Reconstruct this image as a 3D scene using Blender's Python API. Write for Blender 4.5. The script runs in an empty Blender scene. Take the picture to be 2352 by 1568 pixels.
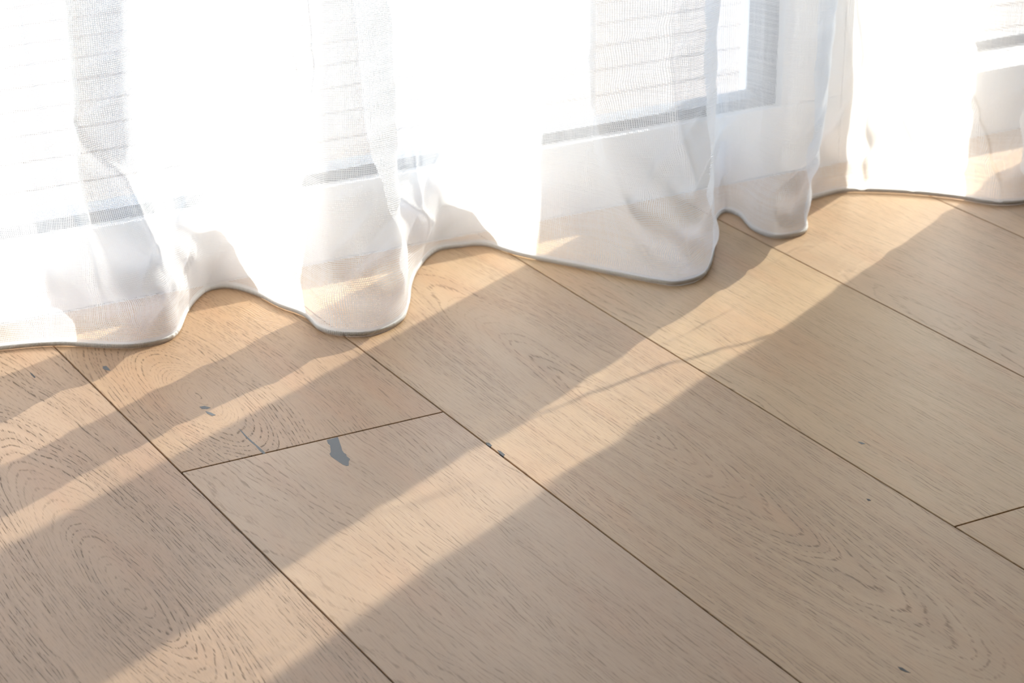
import bpy, bmesh, math, random
from mathutils import Vector, noise
random.seed(7)
H = 0.756                      # camera height in metres; plan measurements are in units of H
sc = bpy.context.scene

# ------------------------------------------------------------------ camera
cam_d = bpy.data.cameras.new('camera')
cam = bpy.data.objects.new('camera', cam_d)
sc.collection.objects.link(cam)
F_PX = 5387.0
cam_d.sensor_width = 36.0
cam_d.lens = 36.0 * F_PX / 2352.0
cam_d.clip_start = 0.05
cam_d.clip_end = 400
PITCH = math.atan(2239 / F_PX)
YAW = math.atan(3323 / (F_PX / math.cos(PITCH)))
cam.location = (0, 0, H)
cam.rotation_euler = (math.pi / 2 - PITCH, 0, -YAW)
cam_d.dof.use_dof = True
cam_d.dof.focus_distance = 2.30 * H
cam_d.dof.aperture_fstop = 14.0
sc.camera = cam

# ------------------------------------------------------------------ sky, sun, exposure
SUN_AZ = math.radians(63.0)     # measured from the window normal (+Y) towards +X
SUN_EL = math.radians(30.0)
sc.view_settings.view_transform = 'Standard'
sc.view_settings.look = 'None'
sc.view_settings.gamma = 1.0
sc.view_settings.use_curve_mapping = False
sc.view_settings.exposure = -0.02
w = bpy.data.worlds.new('sky'); sc.world = w; w.use_nodes = True
nt = w.node_tree; nt.nodes.clear()
sky = nt.nodes.new('ShaderNodeTexSky'); sky.sky_type = 'NISHITA'
sky.sun_disc = False; sky.dust_density = 1.6; sky.air_density = 1.0; sky.sun_elevation = SUN_EL; sky.sun_rotation = SUN_AZ
bg = nt.nodes.new('ShaderNodeBackground'); bg.inputs['Strength'].default_value = 0.90
wo = nt.nodes.new('ShaderNodeOutputWorld')
nt.links.new(sky.outputs[0], bg.inputs[0]); nt.links.new(bg.outputs[0], wo.inputs[0])
sd = bpy.data.lights.new('sun', 'SUN'); sd.energy = 18.5; sd.angle = math.radians(0.53)
sd.color = (1.0, 0.96, 0.905)
sun = bpy.data.objects.new('sun', sd); sc.collection.objects.link(sun)
sun_dir = Vector((math.sin(SUN_AZ) * math.cos(SUN_EL), math.cos(SUN_AZ) * math.cos(SUN_EL), math.sin(SUN_EL)))
sun.rotation_euler = sun_dir.to_track_quat('Z', 'Y').to_euler()
sun.location = (3, 4, 5)

# ------------------------------------------------------------------ helpers
def link(name, me, parent=None, mats=(), smooth=False):
    o = bpy.data.objects.new(name, me)
    sc.collection.objects.link(o)
    for m in mats: me.materials.append(m)
    if smooth:
        for p in me.polygons: p.use_smooth = True
    if parent: o.parent = parent
    return o

def bobj(name, bm, mat, parent=None, smooth=False):
    me = bpy.data.meshes.new(name); bm.to_mesh(me); bm.free()
    return link(name, me, parent, (mat,), smooth)

def box(bm, x0, x1, y0, y1, z0, z1, bev=0.0):
    vs = [bm.verts.new(p) for p in ((x0,y0,z0),(x1,y0,z0),(x1,y1,z0),(x0,y1,z0),(x0,y0,z1),(x1,y0,z1),(x1,y1,z1),(x0,y1,z1))]
    fs = [bm.faces.new([vs[i] for i in f]) for f in ((0,3,2,1),(4,5,6,7),(0,1,5,4),(1,2,6,5),(2,3,7,6),(3,0,4,7))]
    if bev:
        es = {e for f in fs for e in f.edges}
        bmesh.ops.bevel(bm, geom=list(es), offset=bev, segments=2, profile=0.5, affect='EDGES')
    return fs

def structure(o): o['kind'] = 'structure'; return o
def tag(o, label, cat, group=None):
    o['label'] = label; o['category'] = cat
    if group: o['group'] = group
    return o

class N:
    """small node-graph helper"""
    def __init__(s, name):
        s.m = bpy.data.materials.new(name); s.m.use_nodes = True
        s.t = s.m.node_tree; s.t.nodes.clear()
        s.out = s.t.nodes.new('ShaderNodeOutputMaterial')
    def n(s, kind, ins=None, **props):
        nd = s.t.nodes.new('ShaderNode' + kind)
        for k, v in props.items(): setattr(nd, k, v)
        for k, v in (ins or {}).items():
            if hasattr(v, 'is_output'): s.t.links.new(v, nd.inputs[k])
            else: nd.inputs[k].default_value = v
        return nd
    def math(s, op, a, b=0.0, c=None, clamp=False):
        ins = {0: a, 1: b}
        if c is not None: ins[2] = c
        return s.n('Math', ins, operation=op, use_clamp=clamp).outputs[0]
    def vec(s, x, y, z=0.0):
        return s.n('CombineXYZ', {0: x, 1: y, 2: z}).outputs[0]
    def noise(s, v, scale=1.0, detail=2.0, rough=0.5, dims='3D'):
        return s.n('TexNoise', {'Vector': v, 'Scale': scale, 'Detail': detail, 'Roughness': rough}, noise_dimensions=dims).outputs[0]
    def ramp(s, v, a, b, c=0.0, d=1.0):
        return s.n('MapRange', {0: v, 1: a, 2: b, 3: c, 4: d}, interpolation_type='SMOOTHSTEP').outputs[0]
    def mix(s, f, a, b, blend='MIX'):
        nd = s.n('Mix', None, data_type='RGBA', blend_type=blend)
        for k, v in ((0, f), (6, a), (7, b)):
            if hasattr(v, 'is_output'): s.t.links.new(v, nd.inputs[k])
            else: nd.inputs[k].default_value = v if k == 0 else (*v, 1.0)
        return nd.outputs[2]
    def surf(s, o): s.t.links.new(o, s.out.inputs['Surface'])

def srgb(r, g, b):
    f = lambda c: (c/255/12.92) if c/255 <= .04045 else ((c/255+.055)/1.055)**2.4
    return (f(r), f(g), f(b))

def plain(name, col, rough=0.5, nscale=40, namp=0.04, bump=0.0, spec=0.5):
    g = N(name)
    tc = g.n('TexCoord').outputs['Object']
    nz = g.noise(tc, nscale, 4, 0.6)
    c = g.mix(g.math('MULTIPLY', nz, namp * 2), col, tuple(x * 0.6 for x in col))
    p = g.n('BsdfPrincipled', {'Base Color': c, 'Roughness': rough, 'Specular IOR Level': spec})
    if bump:
        b = g.n('Bump', {'Height': nz, 'Strength': bump, 'Distance': 0.002})
        g.t.links.new(b.outputs[0], p.inputs['Normal'])
    g.surf(p.outputs[0]); return g.m

# ------------------------------------------------------------------ oak
def oak(name, base, dark, vc, uc, h, k, ring=0.006, pores=1.0, arch=1.0, seed=0.0, tint=(1.0, .86, .78), blotch=0.5, fine_sp=0.0027):
    """limed oak, grain along Y; arches where the growth rings are cut flat"""
    g = N(name)
    pos = g.n('SeparateXYZ', {0: g.n('NewGeometry').outputs['Position']})
    X, Y = pos.outputs[0], pos.outputs[1]
    base = tuple(b * t for b, t in zip(base, (0.84, 0.80, 0.735)))
    v = g.math('SUBTRACT', X, vc); u = g.math('SUBTRACT', Y, uc)
    wob = g.noise(g.vec(g.math('MULTIPLY', X, 7.0), g.math('MULTIPLY', Y, 1.6), seed), 1.0, 3, 0.55)
    wob = g.math('SUBTRACT', wob, 0.5)
    wob2 = g.math('SUBTRACT', g.noise(g.vec(g.math('MULTIPLY', X, 30.0), g.math('MULTIPLY', Y, 9.0), seed + 5), 1.0, 3, 0.6), 0.5)
    v2 = g.math('ADD', v, g.math('MULTIPLY', wob, 0.030))
    v2 = g.math('ADD', v2, g.math('MULTIPLY', wob2, 0.006))
    hh = g.math('ADD', g.math('MULTIPLY', u, k), h)
    hh = g.math('ADD', hh, g.math('MULTIPLY', wob, 0.012))
    hh = g.math('ADD', hh, g.math('MULTIPLY', wob2, 0.007))
    R = g.math('SQRT', g.math('ADD', g.math('MULTIPLY', v2, v2), g.math('MULTIPLY', hh, hh)))
    ph = g.math('DIVIDE', R, ring)
    # earlywood line of each ring
    fr = g.math('FRACT', ph)
    line = g.math('MULTIPLY', g.ramp(fr, 0.0, 0.5), g.ramp(fr, 1.0, 0.72))
    # pores: short dashes that follow the rings
    pc = g.vec(g.math('MULTIPLY', g.math('ADD', X, g.math('MULTIPLY', wob, 0.02)), 620.0), g.math('MULTIPLY', Y, 62.0), seed)
    pn = g.noise(pc, 1.0, 2.5, 0.6)
    pc2 = g.vec(g.math('MULTIPLY', g.math('ADD', X, g.math('MULTIPLY', wob2, 0.006)), 1100.0), g.math('MULTIPLY', Y, 70.0), seed + 9)
    pn2 = g.noise(pc2, 1.0, 2.0, 0.6)
    zone = g.noise(g.vec(g.math('MULTIPLY', ph, 0.5), g.math('MULTIPLY', Y, 3.0), seed + 3), 1.0, 2, 0.5)
    zone = g.ramp(zone, 0.36, 0.62)
    rw = g.noise(g.vec(g.math('MULTIPLY', R, 55.0), g.math('MULTIPLY', Y, 5.0), seed + 40), 1.0, 2, 0.5)
    fl = g.math('PINGPONG', g.math('ADD', g.math('DIVIDE', R, fine_sp), g.math('MULTIPLY', rw, 5.0)), 0.5)
    fine_line = g.ramp(fl, 0.17, 0.03)
    d1 = g.math('MULTIPLY', g.ramp(pn, 0.43, 0.58), g.math('ADD', g.math('MULTIPLY', fine_line, 0.95), 0.05))
    d2 = g.math('MULTIPLY', g.ramp(pn2, 0.58, 0.74), 0.75)
    dash = g.math('MULTIPLY', g.math('MAXIMUM', d1, g.math('MULTIPLY', d2, line)), g.math('ADD', g.math('MULTIPLY', zone, 0.75), 0.25))
    dash = g.math('MULTIPLY', dash, pores, clamp=True)
    fine = g.noise(g.vec(g.math('MULTIPLY', X, 1500.0), g.math('MULTIPLY', Y, 40.0), seed), 1.0, 2, 0.5)
    big = g.noise(g.vec(g.math('MULTIPLY', X, 11.0), g.math('MULTIPLY', Y, 4.5), seed + 20), 1.0, 3, 0.6)
    big2 = g.noise(g.vec(g.math('MULTIPLY', X, 26.0), g.math('MULTIPLY', Y, 5.0), seed + 31), 1.0, 2, 0.5)
    c = g.mix(g.ramp(big, 0.35, 0.68, 0.0, blotch), base, tuple(b * t for b, t in zip(base, (0.88, 0.84, 0.80))))
    c = g.mix(g.ramp(big2, 0.45, 0.72, 0.0, 0.55), c, tuple(b * t for b, t in zip(base, (1.02, 0.91, 0.86))))
    c = g.mix(g.math('MULTIPLY', g.math('MULTIPLY', line, zone), 0.12 * arch), c, dark)
    c = g.mix(g.ramp(fine, 0.45, 0.75, 0.0, 0.16), c, dark)
    c = g.mix(g.math('MULTIPLY', dash, 0.70), c, tuple(d * 0.55 for d in dark))
    rough = g.math('ADD', g.math('MULTIPLY', dash, 0.2), 0.40)
    p = g.n('BsdfPrincipled', {'Base Color': c, 'Roughness': rough, 'Specular IOR Level': 0.24})
    ht = g.math('SUBTRACT', g.math('MULTIPLY', fine, 0.12), dash)
    b = g.n('Bump', {'Height': ht, 'Strength': 0.28, 'Distance': 0.0005})
    g.t.links.new(b.outputs[0], p.inputs['Normal'])
    g.surf(p.outputs[0]); return g.m

SEAM = [0.744 + 0.2915 * i for i in range(-12, 10)]          # seams, units of H
PL = 2.9                                                     # plank length
# end joints that the photo shows
joint = {0: 0.35, 1: 1.961, 2: 0.75, 3: 1.495, 4: 0.2, 5: 1.1}
DK = srgb(104, 78, 56)
hero = {
 (0, 'a'): dict(base=srgb(197,168,141), vc=0.466, uc=1.335, h=0.0, k=0.17, ring=0.0062, pores=1.25, arch=1.0, seed=1.0),
 (1, 'b'): dict(base=srgb(206,178,151), vc=0.555, uc=1.2, h=0.11, k=0.05, ring=0.011, pores=0.6, arch=0.5, seed=12.0),
 (1, 'a'): dict(base=srgb(200,168,136), vc=0.623, uc=1.60, h=0.0, k=0.30, ring=0.010, pores=1.0, arch=0.6, seed=23.0),
 (2, 'a'): dict(base=srgb(210,180,147), vc=0.90, uc=1.42, h=0.0, k=0.12, ring=0.0085, pores=0.75, arch=0.9, seed=34.0),
 (3, 'a'): dict(base=srgb(219,189,152), vc=0.98, uc=1.8, h=0.07, k=0.02, ring=0.0048, pores=0.55, arch=0.7, seed=45.0),
 (3, 'b'): dict(base=srgb(212,182,145), vc=1.20, uc=0.8, h=0.06, k=0.05, ring=0.006, pores=0.6, arch=0.7, seed=52.0),
 (4, 'a'): dict(base=srgb(221,191,158), vc=1.24, uc=1.9, h=0.07, k=0.03, ring=0.0045, pores=0.6, arch=0.8, seed=61.0),
 (5, 'a'): dict(base=srgb(221,191,158), vc=1.50, uc=1.2, h=0.05, k=0.04, ring=0.006, pores=0.6, arch=0.7, seed=77.0),
}
Y_BACK, Y_WALL = -2.6, 2.42
floor_mats = []
def floor_mat(m):
    floor_mats.append(m); return len(floor_mats) - 1
generic = [floor_mat(oak('oak_' + s, srgb(*c), DK, vc, uc, h, k, ring=rg, seed=sd_, pores=.8))
           for s, c, vc, uc, h, k, rg, sd_ in (('pale', (206,177,144), .2, .3, .03, .08, .007, 90.), ('warm', (200,170,138), -.5, -.8, .04, .06, .006, 97.), ('grey', (199,171,142), -1.1, -.2, .02, .09, .008, 103.))]
hero_idx = {kk: floor_mat(oak('oak_plank', vv.pop('base'), DK, **vv)) for kk, vv in hero.items()}
bm = bmesh.new()
G = 0.0007                       # half gap
X_L, X_R = -1.9 * 1.0, 2.75
rng = random.Random(3)
for i in range(len(SEAM) - 1):
    col = i - 11                  # plank column right of seam i; column 0 ends at 0.744
    x0, x1 = SEAM[i] * H + G, SEAM[i + 1] * H - G
    if x0 > X_R: break
    x1 = min(x1, X_R)
    j = joint.get(col, rng.uniform(0, PL))
    ys = sorted({j + PL * q for q in range(-4, 4)})
    cuts = [Y_BACK] + [y for y in ys if Y_BACK + .05 < y < Y_WALL - .02] + [Y_WALL]
    for a, b in zip(cuts[:-1], cuts[1:]):
        fs_before = set(bm.faces)
        box(bm, x0, x1, a * H + G, b * H - G, -0.014, 0.0, 0.0004)
        if col in joint and (col, 'a') in hero_idx:
            mi = hero_idx[(col, 'a')] if (b > joint[col] + .05) else hero_idx.get((col, 'b'), generic[col % 3])
        else: mi = generic[(col + len(cuts)) % 3]
        for f in set(bm.faces) - fs_before: f.material_index = mi
gap_mat = plain('seam_dark', srgb(74, 50, 32), 0.8)
gi = floor_mat(gap_mat)
before = set(bm.faces)
box(bm, SEAM[0] * H, X_R, Y_BACK * H, Y_WALL * H, -0.03, -0.0018)
for f in set(bm.faces) - before: f.material_index = gi
me = bpy.data.meshes.new('floor'); bm.to_mesh(me); bm.free()
floor = structure(link('floor', me, None, floor_mats))
floor['label'] = 'wide limed oak plank floor with a satin finish'

# knots and cracks filled with grey-blue resin (outlines measured on the floor plane)
def plan(px, py, z=0.0):
    cp, sp, cyw, syw = math.cos(PITCH), math.sin(PITCH), math.cos(YAW), math.sin(YAW)
    F = Vector((syw * cp, cyw * cp, -sp)); R = Vector((cyw, -syw, 0)); U = R.cross(F)
    d = F * F_PX + R * (px - 1176) - U * (py - 784)
    t = (z - H) / d.z
    return Vector((0, 0, H)) + d * t
filler = plain('grey_filler', srgb(96, 95, 94), 0.55, 60, 0.15)
darkfill = plain('dark_crack', srgb(62, 60, 60), 0.6, 60, 0.2)
KN = [
 (filler, [(750.5,1010),(764,1007),(776,1003),(778.5,1010),(781,1018),(784,1026),(786,1034),(790,1040),(795,1043),(796.5,1048),(804,1054),(801,1060),(801,1069),(796,1070),(788,1067),(780,1062),(770,1055),(760,1048),(757,1042),(760,1038),(759,1030),(758,1022),(753,1018)]),
 (filler, [(548,984),(556,990),(566,1001),(580,1014),(592,1024),(606,1036),(610,1041),(604,1042),(594,1032),(586,1023),(574,1013),(562,1001)]),
 (filler, [(458,934),(470,932),(484,936),(476,939),(464,939)]),
 (filler, [(472,944),(484,947),(496,953),(488,955),(476,950)]),
 (darkfill, [(68,855),(74,858),(82,866),(79,868),(72,861)]),
 (filler, [(236,841),(244,840),(250,846),(254,851),(244,850),(236,846)]),
 (darkfill, [(1116,1016),(1124,1017),(1130,1023),(1126,1026),(1118,1021)]),
 (darkfill, [(1142,1033),(1150,1036),(1160,1044),(1156,1048),(1148,1042)]),
 (darkfill, [(1990,1145),(1996,1146),(2001,1149),(1994,1150)]),
 (darkfill, [(2062,1531),(2072,1533),(2084,1541),(2092,1545),(2080,1543),(2068,1538)]),
 (filler, [(1970,1014),(1980,1016),(1988,1019),(1979,1020)]),
]
for mt, pts in KN:
    bm = bmesh.new()
    top = [bm.verts.new(plan(x, y) + Vector((0, 0, 0.00012))) for x, y in pts]
    bot = [bm.verts.new(plan(x, y) - Vector((0, 0, 0.002))) for x, y in pts]
    n_ = len(pts); f = bm.faces.new(top)
    for i in range(n_): bm.faces.new((top[i], bot[i], bot[(i + 1) % n_], top[(i + 1) % n_]))
    bm.normal_update()
    if f.normal.z < 0: bmesh.ops.reverse_faces(bm, faces=bm.faces[:])
    bobj('knot_filler', bm, mt, floor)

# ------------------------------------------------------------------ room shell
white_wall = plain('wall_paint', (0.52, 0.49, 0.46), 0.7, 120, 0.03, 0.1)
XL, XR, YB = -1.9, 2.75, Y_BACK * H
CEIL = 2.6
def wall(name, *a):
    bm = bmesh.new(); box(bm, *a); return structure(bobj(name, bm, white_wall))
YW1 = 2.55 * H
OX0, OX1 = -0.55 * H, 2.69 * H                              # clear opening of the sliding door
bm = bmesh.new()
box(bm, XL - .15, OX0, 2.42 * H, YW1, 0, CEIL)
box(bm, OX1, XR + .15, 2.42 * H, YW1, 0, CEIL)
box(bm, OX0, OX1, 2.42 * H, YW1, 2.32, CEIL)
structure(bobj('wall_back', bm, white_wall))
wall('wall_left', XL - .15, XL, YB - .15, YW1, -0.03, CEIL)
wall('wall_right', XR, XR + .15, YB - .15, YW1, -0.03, CEIL)
wall('wall_front', XL - .15, XR + .15, YB - .15, YB, -0.03, CEIL)
bm = bmesh.new(); box(bm, XL - .15, XR + .15, YB - .15, YW1, CEIL, CEIL + .2)
structure(bobj('ceiling', bm, plain('ceiling_paint', (0.70, 0.68, 0.66), 0.8, 100, 0.02)))

# ------------------------------------------------------------------ sliding door
frame_m = plain('white_frame', (0.86, 0.86, 0.87), 0.35, 60, 0.02)
gasket_m = plain('grey_gasket', srgb(96, 99, 108), 0.6, 60, 0.1)
def glass():
    g = N('glass')
    tr = g.n('BsdfTransparent', {'Color': (0.96, 0.98, 0.97, 1)})
    gl = g.n('BsdfGlossy', {'Roughness': 0.0})
    ge = g.n('NewGeometry')
    cs = g.math('ABSOLUTE', g.n('VectorMath', {0: ge.outputs['Incoming'], 1: ge.outputs['Normal']}, operation='DOT_PRODUCT').outputs['Value'])
    fr = g.math('ADD', g.math('MULTIPLY', g.math('POWER', g.math('SUBTRACT', 1.0, cs), 5.0), 0.96), 0.04)
    mx = g.n('MixShader', {0: g.math('MULTIPLY', fr, 0.9), 1: tr.outputs[0], 2: gl.outputs[0]})
    g.surf(mx.outputs[0]); return g.m
glass_m = glass()
def sash(name, gx0, gx1, yf, yb, sillz, left_w, right_w, zt=2.22):
    """one door leaf: glass opening gx0..gx1, front face yf, back face yb (metres)"""
    root = bpy.data.objects.new(name, None); sc.collection.objects.link(root)
    root.location = ((gx0 + gx1) / 2, yf, 0)
    structure(root)
    off = Vector(root.location)
    def put(nm, bm, mt):
        bmesh.ops.translate(bm, verts=bm.verts[:], vec=-off); return bobj(nm, bm, mt, root)
    gk = 0.0105
    bm = bmesh.new(); box(bm, gx0 - left_w, gx1 + right_w, yf, yb, 0.0, sillz, 0.0015); put('bottom_rail', bm, frame_m)
    bm = bmesh.new(); box(bm, gx0 - left_w, gx1 + right_w, yf, yb, zt, 2.32, 0.0015); put('top_rail', bm, frame_m)
    bm = bmesh.new(); box(bm, gx0 - left_w, gx0, yf, yb, sillz, zt, 0.0015); put('stile', bm, frame_m)
    bm = bmesh.new(); box(bm, gx1, gx1 + right_w, yf, yb, sillz, zt, 0.0015); put('stile', bm, frame_m)
    ym = (yf + yb) / 2
    gy0, gy1 = yf + 0.010, yb - 0.010
    bm = bmesh.new()
    box(bm, gx0, gx1, gy0, gy1, sillz, sillz + gk); box(bm, gx0, gx1, gy0, gy1, zt - gk, zt)
    box(bm, gx0, gx0 + gk, gy0, gy1, sillz + gk, zt - gk)
    box(bm, gx1 - gk * 1.6, gx1, gy0, gy1, sillz + gk, zt - gk)
    put('gasket', bm, gasket_m)
    bm = bmesh.new(); box(bm, gx0 + gk * .5, gx1 - gk * .5, ym - .003, ym + .003, sillz + gk * .5, zt - gk * .5)
    put('glass_pane', bm, glass_m)
    return root
d1 = sash('door_1', (-0.50) * H, 1.79 * H, 2.422 * H, 2.485 * H, 0.0945 * H, 0.05 * H, 0.10 * H)
d2 = sash('door_2', 2.035 * H, 2.59 * H, 2.488 * H, 2.535 * H, 0.096 * H, 0.235 * H, 0.10 * H)
# track / threshold the leaves run on
bm = bmesh.new()
box(bm, OX0, OX1, 2.42 * H, 2.66 * H, -0.05, -0.0005)
box(bm, 2.035 * H, OX1, 2.422 * H, 2.4875 * H, 0.0, 0.094 * H, 0.001)
structure(bobj('trim_threshold', bm, frame_m))
bm = bmesh.new()
box(bm, 1.8905 * H, 2.035 * H, 2.422 * H, 2.4875 * H, 0.0, 2.32, 0.001)
structure(bobj('trim_mullion', bm, frame_m))

# ------------------------------------------------------------------ terrace
def deck_mat():
    g = N('decking')
    tc = g.n('SeparateXYZ', {0: g.n('NewGeometry').outputs['Position']})
    nz = g.noise(g.vec(g.math('MULTIPLY', tc.outputs[0], 3.0), g.math('MULTIPLY', tc.outputs[1], 60.0), 0.0), 1.0, 4, 0.6)
    c = g.mix(g.ramp(nz, 0.3, 0.75), srgb(122, 111, 106), srgb(107, 95, 90))
    p = g.n('BsdfPrincipled', {'Base Color': c, 'Roughness': 0.7})
    g.surf(p.outputs[0]); return g.m
bm = bmesh.new()
y = 2.675 * H
while y < 4.9:
    box(bm, -4.5, 7.0, y, y + 0.090, -0.075, -0.05, 0.0015); y += 0.0935
structure(bobj('floor_terrace', bm, deck_mat()))
bm = bmesh.new(); box(bm, -40, 40, 2.66 * H, 60, -0.4, -0.066)
structure(bobj('floor_ground', bm, plain('paving', (0.30, 0.29, 0.27), 0.8, 5, 0.1)))

# ------------------------------------------------------------------ curtain
def sheer():
    g = N('sheer_fabric')
    uv = g.n('SeparateXYZ', {0: g.n('UVMap', uv_map='weave').outputs[0]})
    U, V = uv.outputs[0], uv.outputs[1]
    P = 0.00150
    slub = g.noise(g.vec(g.math('MULTIPLY', U, 700.0), g.math('MULTIPLY', V, 14.0), 0.0), 1.0, 1, 0.5)
    slub2 = g.noise(g.vec(g.math('MULTIPLY', U, 9.0), g.math('MULTIPLY', V, 700.0), 4.0), 1.0, 1, 0.5)
    drift = g.noise(g.vec(g.math('MULTIPLY', U, 30.0), g.math('MULTIPLY', V, 30.0), 2.0), 1.0, 2, 0.5)
    dr = g.math('MULTIPLY', g.math('SUBTRACT', drift, 0.5), 0.9)
    fu = g.math('PINGPONG', g.math('ADD', g.math('DIVIDE', U, P), dr), 0.5)     # 0 at thread centre .. 0.5
    fv = g.math('PINGPONG', g.math('ADD', g.math('DIVIDE', V, P), dr), 0.5)
    wu = g.ramp(slub, 0.3, 0.75, 0.215, 0.325)
    wv = g.ramp(slub2, 0.3, 0.75, 0.20, 0.325)
    tu = g.math('LESS_THAN', fu, wu); tv = g.math('LESS_THAN', fv, wv)
    hemband = g.math('LESS_THAN', V, 0.0035)
    a = g.math('MAXIMUM', g.math('MAXIMUM', tu, tv), hemband)
    a = g.math('MULTIPLY', a, 0.92)
    col = (0.94, 0.94, 0.945, 1)
    df = g.n('BsdfDiffuse', {'Color': col}); tl = g.n('BsdfTranslucent', {'Color': col})
    th = g.n('MixShader', {0: 0.34, 1: df.outputs[0], 2: tl.outputs[0]})
    tr = g.n('BsdfTransparent')
    mx = g.n('MixShader', {0: a, 1: tr.outputs[0], 2: th.outputs[0]})
    g.surf(mx.outputs[0]); return g.m
sheer_m = sheer()
def hem_mat():
    g = N('hem_thread')
    uv = g.n('SeparateXYZ', {0: g.n('UVMap', uv_map='weave').outputs[0]})
    st = g.math('PINGPONG', g.math('DIVIDE', uv.outputs[0], 0.0012), 0.5)
    c = g.mix(g.ramp(st, 0.1, 0.4), srgb(246, 244, 240), srgb(214, 211, 206))
    p = g.n('BsdfPrincipled', {'Base Color': c, 'Roughness': 0.75, 'Specular IOR Level': 0.2})
    b = g.n('Bump', {'Height': g.math('MULTIPLY', st, -1.0), 'Strength': 0.8, 'Distance': 0.0006})
    g.t.links.new(b.outputs[0], p.inputs['Normal'])
    g.surf(p.outputs[0]); return g.m

# plan of the hem (units of H) and of the curtain at the top of the frame (z = .27 H)
HEM = [(-.52,2.36),(-.46,2.24),(-.40,2.18),(-.33,2.22),(-.27,2.33),(-.20,2.38),(-.14,2.33),(-.09,2.22),(-.03,2.17),(.04,2.21),(.09,2.32),(.15,2.39),(.21,2.36),(.26,2.25),(.31,2.18),(.38,2.20),(.43,2.30),(.49,2.385),(.56,2.39),(.62,2.36),
 (.688,2.347),(.747,2.328),(.795,2.293),(.829,2.278),(.869,2.287),(.909,2.347),(.934,2.379),(.959,2.400),(.984,2.394),(1.001,2.357),(1.008,2.313),(1.021,2.270),
 (1.019,2.224),(1.035,2.197),(1.067,2.184),(1.109,2.202),(1.141,2.245),(1.170,2.295),(1.203,2.340),(1.249,2.383),(1.286,2.383),(1.315,2.369),(1.334,2.317),(1.38,2.239),(1.425,2.164),(1.447,2.143),(1.482,2.148),(1.516,2.179),(1.554,2.227),
 (1.605,2.300),(1.638,2.328),(1.646,2.305),(1.632,2.255),(1.639,2.218),(1.667,2.211),(1.690,2.222),(1.718,2.262),(1.754,2.306),(1.778,2.315),(1.816,2.318),(1.851,2.300),(1.895,2.265),(1.933,2.222),(1.958,2.183),(1.996,2.166),
 (2.035,2.180),(2.06,2.23),(2.095,2.285),(2.15,2.315),(2.20,2.29),(2.24,2.22),(2.30,2.18),(2.36,2.22),(2.41,2.32),(2.47,2.37),(2.54,2.33),(2.58,2.24),(2.63,2.20)]
TOP = [tuple(p) for p in HEM]
def settop(i, x, y): TOP[i] = (x, y)
ix = {p: i for i, p in enumerate(HEM)}
for p, q in {
 (.62,2.36):(.60,2.36), (.688,2.347):(.66,2.335), (.747,2.328):(.732,2.305), (.795,2.293):(.774,2.282), (.829,2.278):(.762,2.252), (.869,2.287):(.818,2.258), (.909,2.347):(.862,2.318),
 (.934,2.379):(.888,2.385), (.959,2.400):(.926,2.411), (.984,2.394):(.970,2.398), (1.001,2.357):(1.003,2.360), (1.008,2.313):(1.022,2.315), (1.021,2.270):(1.035,2.282),
 (1.019,2.224):(1.045,2.255), (1.035,2.197):(1.055,2.248), (1.067,2.184):(1.085,2.233), (1.109,2.202):(1.124,2.243), (1.141,2.245):(1.132,2.280), (1.170,2.295):(1.120,2.318), (1.203,2.340):(1.160,2.348), (1.249,2.383):(1.225,2.372),
 (1.334,2.317):(1.345,2.325), (1.38,2.239):(1.400,2.268), (1.425,2.164):(1.376,2.232), (1.447,2.143):(1.420,2.188), (1.482,2.148):(1.465,2.158),
 (1.554,2.227):(1.538,2.222), (1.605,2.300):(1.575,2.290), (1.638,2.328):(1.612,2.318), (1.646,2.305):(1.640,2.295), (1.632,2.255):(1.655,2.255), (1.639,2.218):(1.672,2.225), (1.667,2.211):(1.698,2.212), (1.690,2.222):(1.722,2.226), (1.718,2.262):(1.742,2.262),
}.items(): TOP[ix[p]] = q

def catmull(P, n=10):
    out = []
    for i in range(len(P) - 1):
        p0, p1, p2, p3 = P[max(i-1, 0)], P[i], P[i+1], P[min(i+2, len(P)-1)]
        for k in range(n):
            t = k / n
            out.append(tuple(0.5 * ((2*p1[c]) + (-p0[c]+p2[c])*t + (2*p0[c]-5*p1[c]+4*p2[c]-p3[c])*t*t + (-p0[c]+3*p1[c]-3*p2[c]+p3[c])*t**3) for c in (0, 1)))
    out.append(P[-1]); return out
SUB = 22
hem_c = catmull(HEM, SUB); top_c = catmull(TOP, SUB)
nS = len(hem_c)
arc = [0.0]
for i in range(1, nS):
    a0 = math.dist(hem_c[i-1], hem_c[i]); a1 = math.dist(top_c[i-1], top_c[i])
    arc.append(arc[-1] + (a0 + a1) / 2 * H)
zs = []
z = 0.0
while z < 0.34: zs.append(z); z += 0.0035
while z < 2.5: zs.append(z); z += 0.035 if z > .5 else 0.012
zs.append(2.5)
def sm(t): t = max(0.0, min(1.0, t)); return t * t * (3 - 2 * t)
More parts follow.
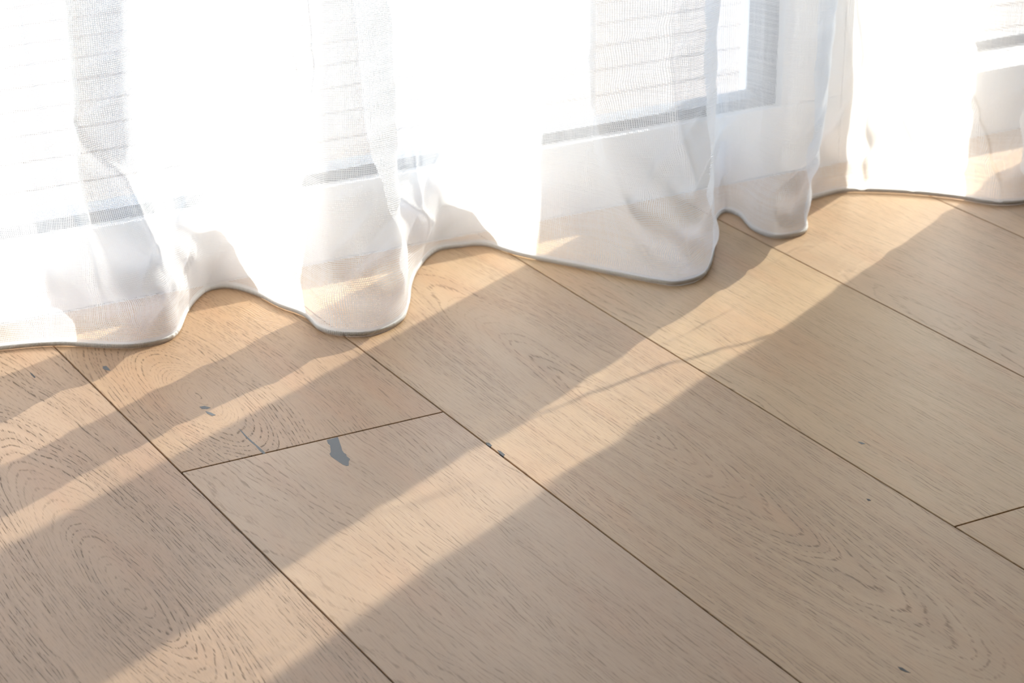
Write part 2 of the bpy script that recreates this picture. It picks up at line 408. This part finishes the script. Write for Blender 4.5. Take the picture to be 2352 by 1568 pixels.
def cpoint(i, z):
    zz = z / H
    t = sm(zz / 0.24) ** 0.8
    x = hem_c[i][0] * (1 - t) + top_c[i][0] * t
    y = hem_c[i][1] * (1 - t) + top_c[i][1] * t
    s = arc[i]
    # gentle creases, stronger just above the floor where the cloth settles
    low = math.exp(-((zz - 0.05) / 0.05) ** 2) * min(1, zz / .02)
    n1 = noise.noise(Vector((s * 7.0, z * 3.0, 1.7)))
    n2 = noise.noise(Vector((s * 16.0 + z * 9.0, z * 7.0, 4.2)))
    n3 = noise.noise(Vector((s * 24.0, z * 30.0, 8.8)))
    n4 = noise.noise(Vector((s * 13.0 - z * 16.0, z * 9.0, 11.1)))
    lift = min(1.0, zz / 0.03)
    crease = (1 - abs(n4) * 6) if abs(n4) < 1/6 else 0.0
    dy = lift * (0.006 * n1 + 0.004 * n2 + 0.005 * crease) + 0.020 * low * n3
    dx = lift * 0.004 * noise.noise(Vector((s * 9.0, z * 5.0, 21.0))) + 0.008 * low * noise.noise(Vector((s * 20.0, z * 26.0, 31.0)))
    if zz > .34:                                   # folds close up slowly towards the track
        k = sm((zz - .34) / 2.9)
        y = y + (2.285 - y) * 0.30 * k
    return Vector(((x + dx) * H, min((y + dy), 2.412) * H, z + 0.0035))
# narrow pleats, the visible ones given by where they run in the photo and traced onto the cloth
def project(P):
    cp, sp, cyw, syw = math.cos(PITCH), math.sin(PITCH), math.cos(YAW), math.sin(YAW)
    F = Vector((syw * cp, cyw * cp, -sp)); R = Vector((cyw, -syw, 0)); U = R.cross(F)
    v = P - Vector((0, 0, H)); d = v.dot(F)
    return 1176 + F_PX * v.dot(R) / d, 784 - F_PX * v.dot(U) / d
grid = [(i, zz * .008, project(cpoint(i, zz * .008))) for i in range(0, nS, 3) for zz in range(0, 32)]
def on_cloth(px, py, near=None):
    i, z, _ = min(grid, key=lambda t: (t[2][0] - px) ** 2 + (t[2][1] - py) ** 2 + (0 if near is None else ((arc[t[0]] - near) * 900) ** 2))
    return arc[i], z
def trace(pts):
    out, near = [], None
    for p in pts:
        s_, z_ = on_cloth(*p, near); near = s_; out.append((z_, s_))
    return sorted(out)
PLEATS = []
for amp, wd, pts in (
 (.0050, .0045, [(2135,25),(2190,120),(2260,300),(2300,430)]),
 (.0040, .0060, [(905,60),(985,230),(1050,330),(1110,470)]),
 (.0040, .0060, [(920,60),(942,260),(940,400),(985,510)]),
 (.0050, .0050, [(1530,60),(1545,200),(1560,300),(1600,420)]),
 (.0060, .0060, [(145,0),(200,200),(300,400),(380,560)]),
 (.0040, .0090, [(40,0),(62,300),(100,700)]),
 (.0035, .0050, [(120,400),(200,540),(235,700)]),
 (.0030, .0050, [(1345,0),(1350,250),(1375,480)]),
 (.0035, .0060, [(770,0),(785,300),(800,560)]),
 (.0030, .0040, [(2050,20),(2062,260),(2100,400)]),
 (.0040, .0050, [(1960,20),(1985,240),(1975,400)]),
):
    k = trace(pts)                                      # (z, s) rising
    PLEATS.append((amp, wd, k, False))
def sun_on_cloth(px, py, xa, xb):
    P = plan(px, py); best = None
    for j in range(4, 160):
        Q = P + sun_dir * (j * 0.01)
        if Q.y < 2.05 * H or Q.y > 2.42 * H: continue
        for i in range(0, nS, 3):
            if not xa < top_c[i][0] < xb: continue
            d = (top_c[i][0] * H - Q.x) ** 2 + (top_c[i][1] * H - Q.y) ** 2
            if best is None or d < best[0]: best = (d, arc[i], Q.z)
    return best[1], best[2]
for amp, wd, rng_, pts in (  # pleats added mostly above the view to cast thin dark stripes on the floor
 (.0145, .0075, (1.84, 1.985), [(1990,560),(1900,600),(1760,655)]),
 (.0145, .0075, (1.84, 1.985), [(1840,735),(1640,790),(1480,835)]),
 (.0145, .0075, (1.84, 1.985), [(1620,850),(1500,925),(1400,1000)]),
 (.0145, .0075, (1.84, 1.985), [(1360,1035),(1250,1065),(1110,1085)]),
 (.0145, .0075, (1.84, 1.985), [(980,1320),(800,1390),(640,1440)]),
 (.0145, .0075, (0.99, 1.045), [(480,860),(250,940),(0,1050)]),
 (.0145, .0075, (0.99, 1.045), [(380,930),(180,985),(0,1085)]),
):
    PLEATS.append((amp, wd, sorted(sun_on_cloth(*p, *rng_)[::-1] for p in pts), True))
CRUMPLE = [(on_cloth(*p), rad, a) for p, rad, a in (((1560,520), .050, .013), ((790,690), .035, .009), ((330,745), .045, .009), ((1790,490), .030, .009), ((1480,590), .05, .007))]
def crumple(s, z):
    dx = dy = 0.0
    for (s0, z0), rad, a in CRUMPLE:
        q = math.exp(-((s - s0) ** 2 + (z - z0) ** 2) / rad ** 2) * min(1.0, z / .012)
        if q > .01:
            dy += a * q * noise.noise(Vector((s * 34 + z * 18, z * 30, 51.0)))
            dx += a * .7 * q * noise.noise(Vector((s * 30, z * 34 - s * 16, 67.0)))
    return dx, dy
def pleat_dy(s, z):
    t = 0.0
    for amp, wd, k, high in PLEATS:
        if z <= k[0][0]: sc_, f = k[0][1], max(0.0, 1 - (k[0][0] - z) / .03)
        elif z >= k[-1][0]:
            sl = (k[-1][1] - k[0][1]) / max(.02, k[-1][0] - k[0][0])
            sc_, f = k[-1][1] + sl * 0.6 * (z - k[-1][0]), max(0.0, 1 - (z - k[-1][0]) / .8)
        else:
            f = 1.0; sc_ = k[-1][1]
            for a, b in zip(k[:-1], k[1:]):
                if a[0] <= z <= b[0]:
                    sc_ = a[1] + (b[1] - a[1]) * (z - a[0]) / max(1e-6, b[0] - a[0]); break
        if high: f *= sm((z - 0.15) / 0.07)
        d = (s - sc_) / wd
        if f and abs(d) < 3.5: t -= amp * f * math.exp(-d * d)
    return t
verts = []
for z in zs:
    for i in range(nS):
        p = cpoint(i, z); cx_, cy_ = crumple(arc[i], z); p.x += cx_; p.y = min(p.y + cy_ + pleat_dy(arc[i], z), 2.416 * H); verts.append(p)
faces = [(r*nS+i, r*nS+i+1, (r+1)*nS+i+1, (r+1)*nS+i) for r in range(len(zs)-1) for i in range(nS-1)]
me = bpy.data.meshes.new('curtain'); me.from_pydata(verts, [], faces)
uvl = me.uv_layers.new(name='weave')
for poly in me.polygons:
    for li in poly.loop_indices:
        vi = me.loops[li].vertex_index
        uvl.data[li].uv = (arc[vi % nS], zs[vi // nS])
me.name = 'fabric'
curtain = bpy.data.objects.new('curtain', None); sc.collection.objects.link(curtain)
fabric = link('fabric', me, curtain, (sheer_m,), True)
tag(curtain, 'sheer white open-weave curtain falling in deep folds onto the oak floor', 'curtain')

# serged hem: a flattened cord with a stitch rib
line = []
fine = []
for i in range(nS - 1):
    a, b = cpoint(i, 0), cpoint(i + 1, 0)
    d = (b - a).length; k = max(1, int(d / 0.00045))
    for q in range(k): fine.append((a.lerp(b, q / k), arc[i] + (arc[i+1]-arc[i]) * q / k))
# keep only the stretch near the photo at full rib detail
verts = []; faces = []; uvs = []
M = 8
for j, (p, s) in enumerate(fine):
    q = fine[min(j + 1, len(fine) - 1)][0] - fine[max(j - 1, 0)][0]; q.z = 0; q.normalize()
    nrm = Vector((-q.y, q.x, 0))
    rib = 1.0 + 0.16 * math.sin(2 * math.pi * s / 0.0012) + 0.12 * noise.noise(Vector((s * 260, 0, 0)))
    for m in range(M):
        an = 2 * math.pi * m / M
        verts.append(Vector((p.x, p.y, 0.0023)) + nrm * (0.0011 * rib * math.cos(an)) + Vector((0, 0, 0.0021 * math.sin(an) * (0.94 + 0.06 * rib))))
        uvs.append((s, m / M))
nf = len(fine)
for j in range(nf - 1):
    for m in range(M):
        faces.append((j*M+m, j*M+(m+1) % M, (j+1)*M+(m+1) % M, (j+1)*M+m))
me = bpy.data.meshes.new('hem'); me.from_pydata(verts, [], faces)
uvl = me.uv_layers.new(name='weave')
for poly in me.polygons:
    for li in poly.loop_indices: uvl.data[li].uv = uvs[me.loops[li].vertex_index]
hem = link('hem', me, curtain, (hem_mat(),), True)
hem['label'] = 'grey overlocked hem stitching'
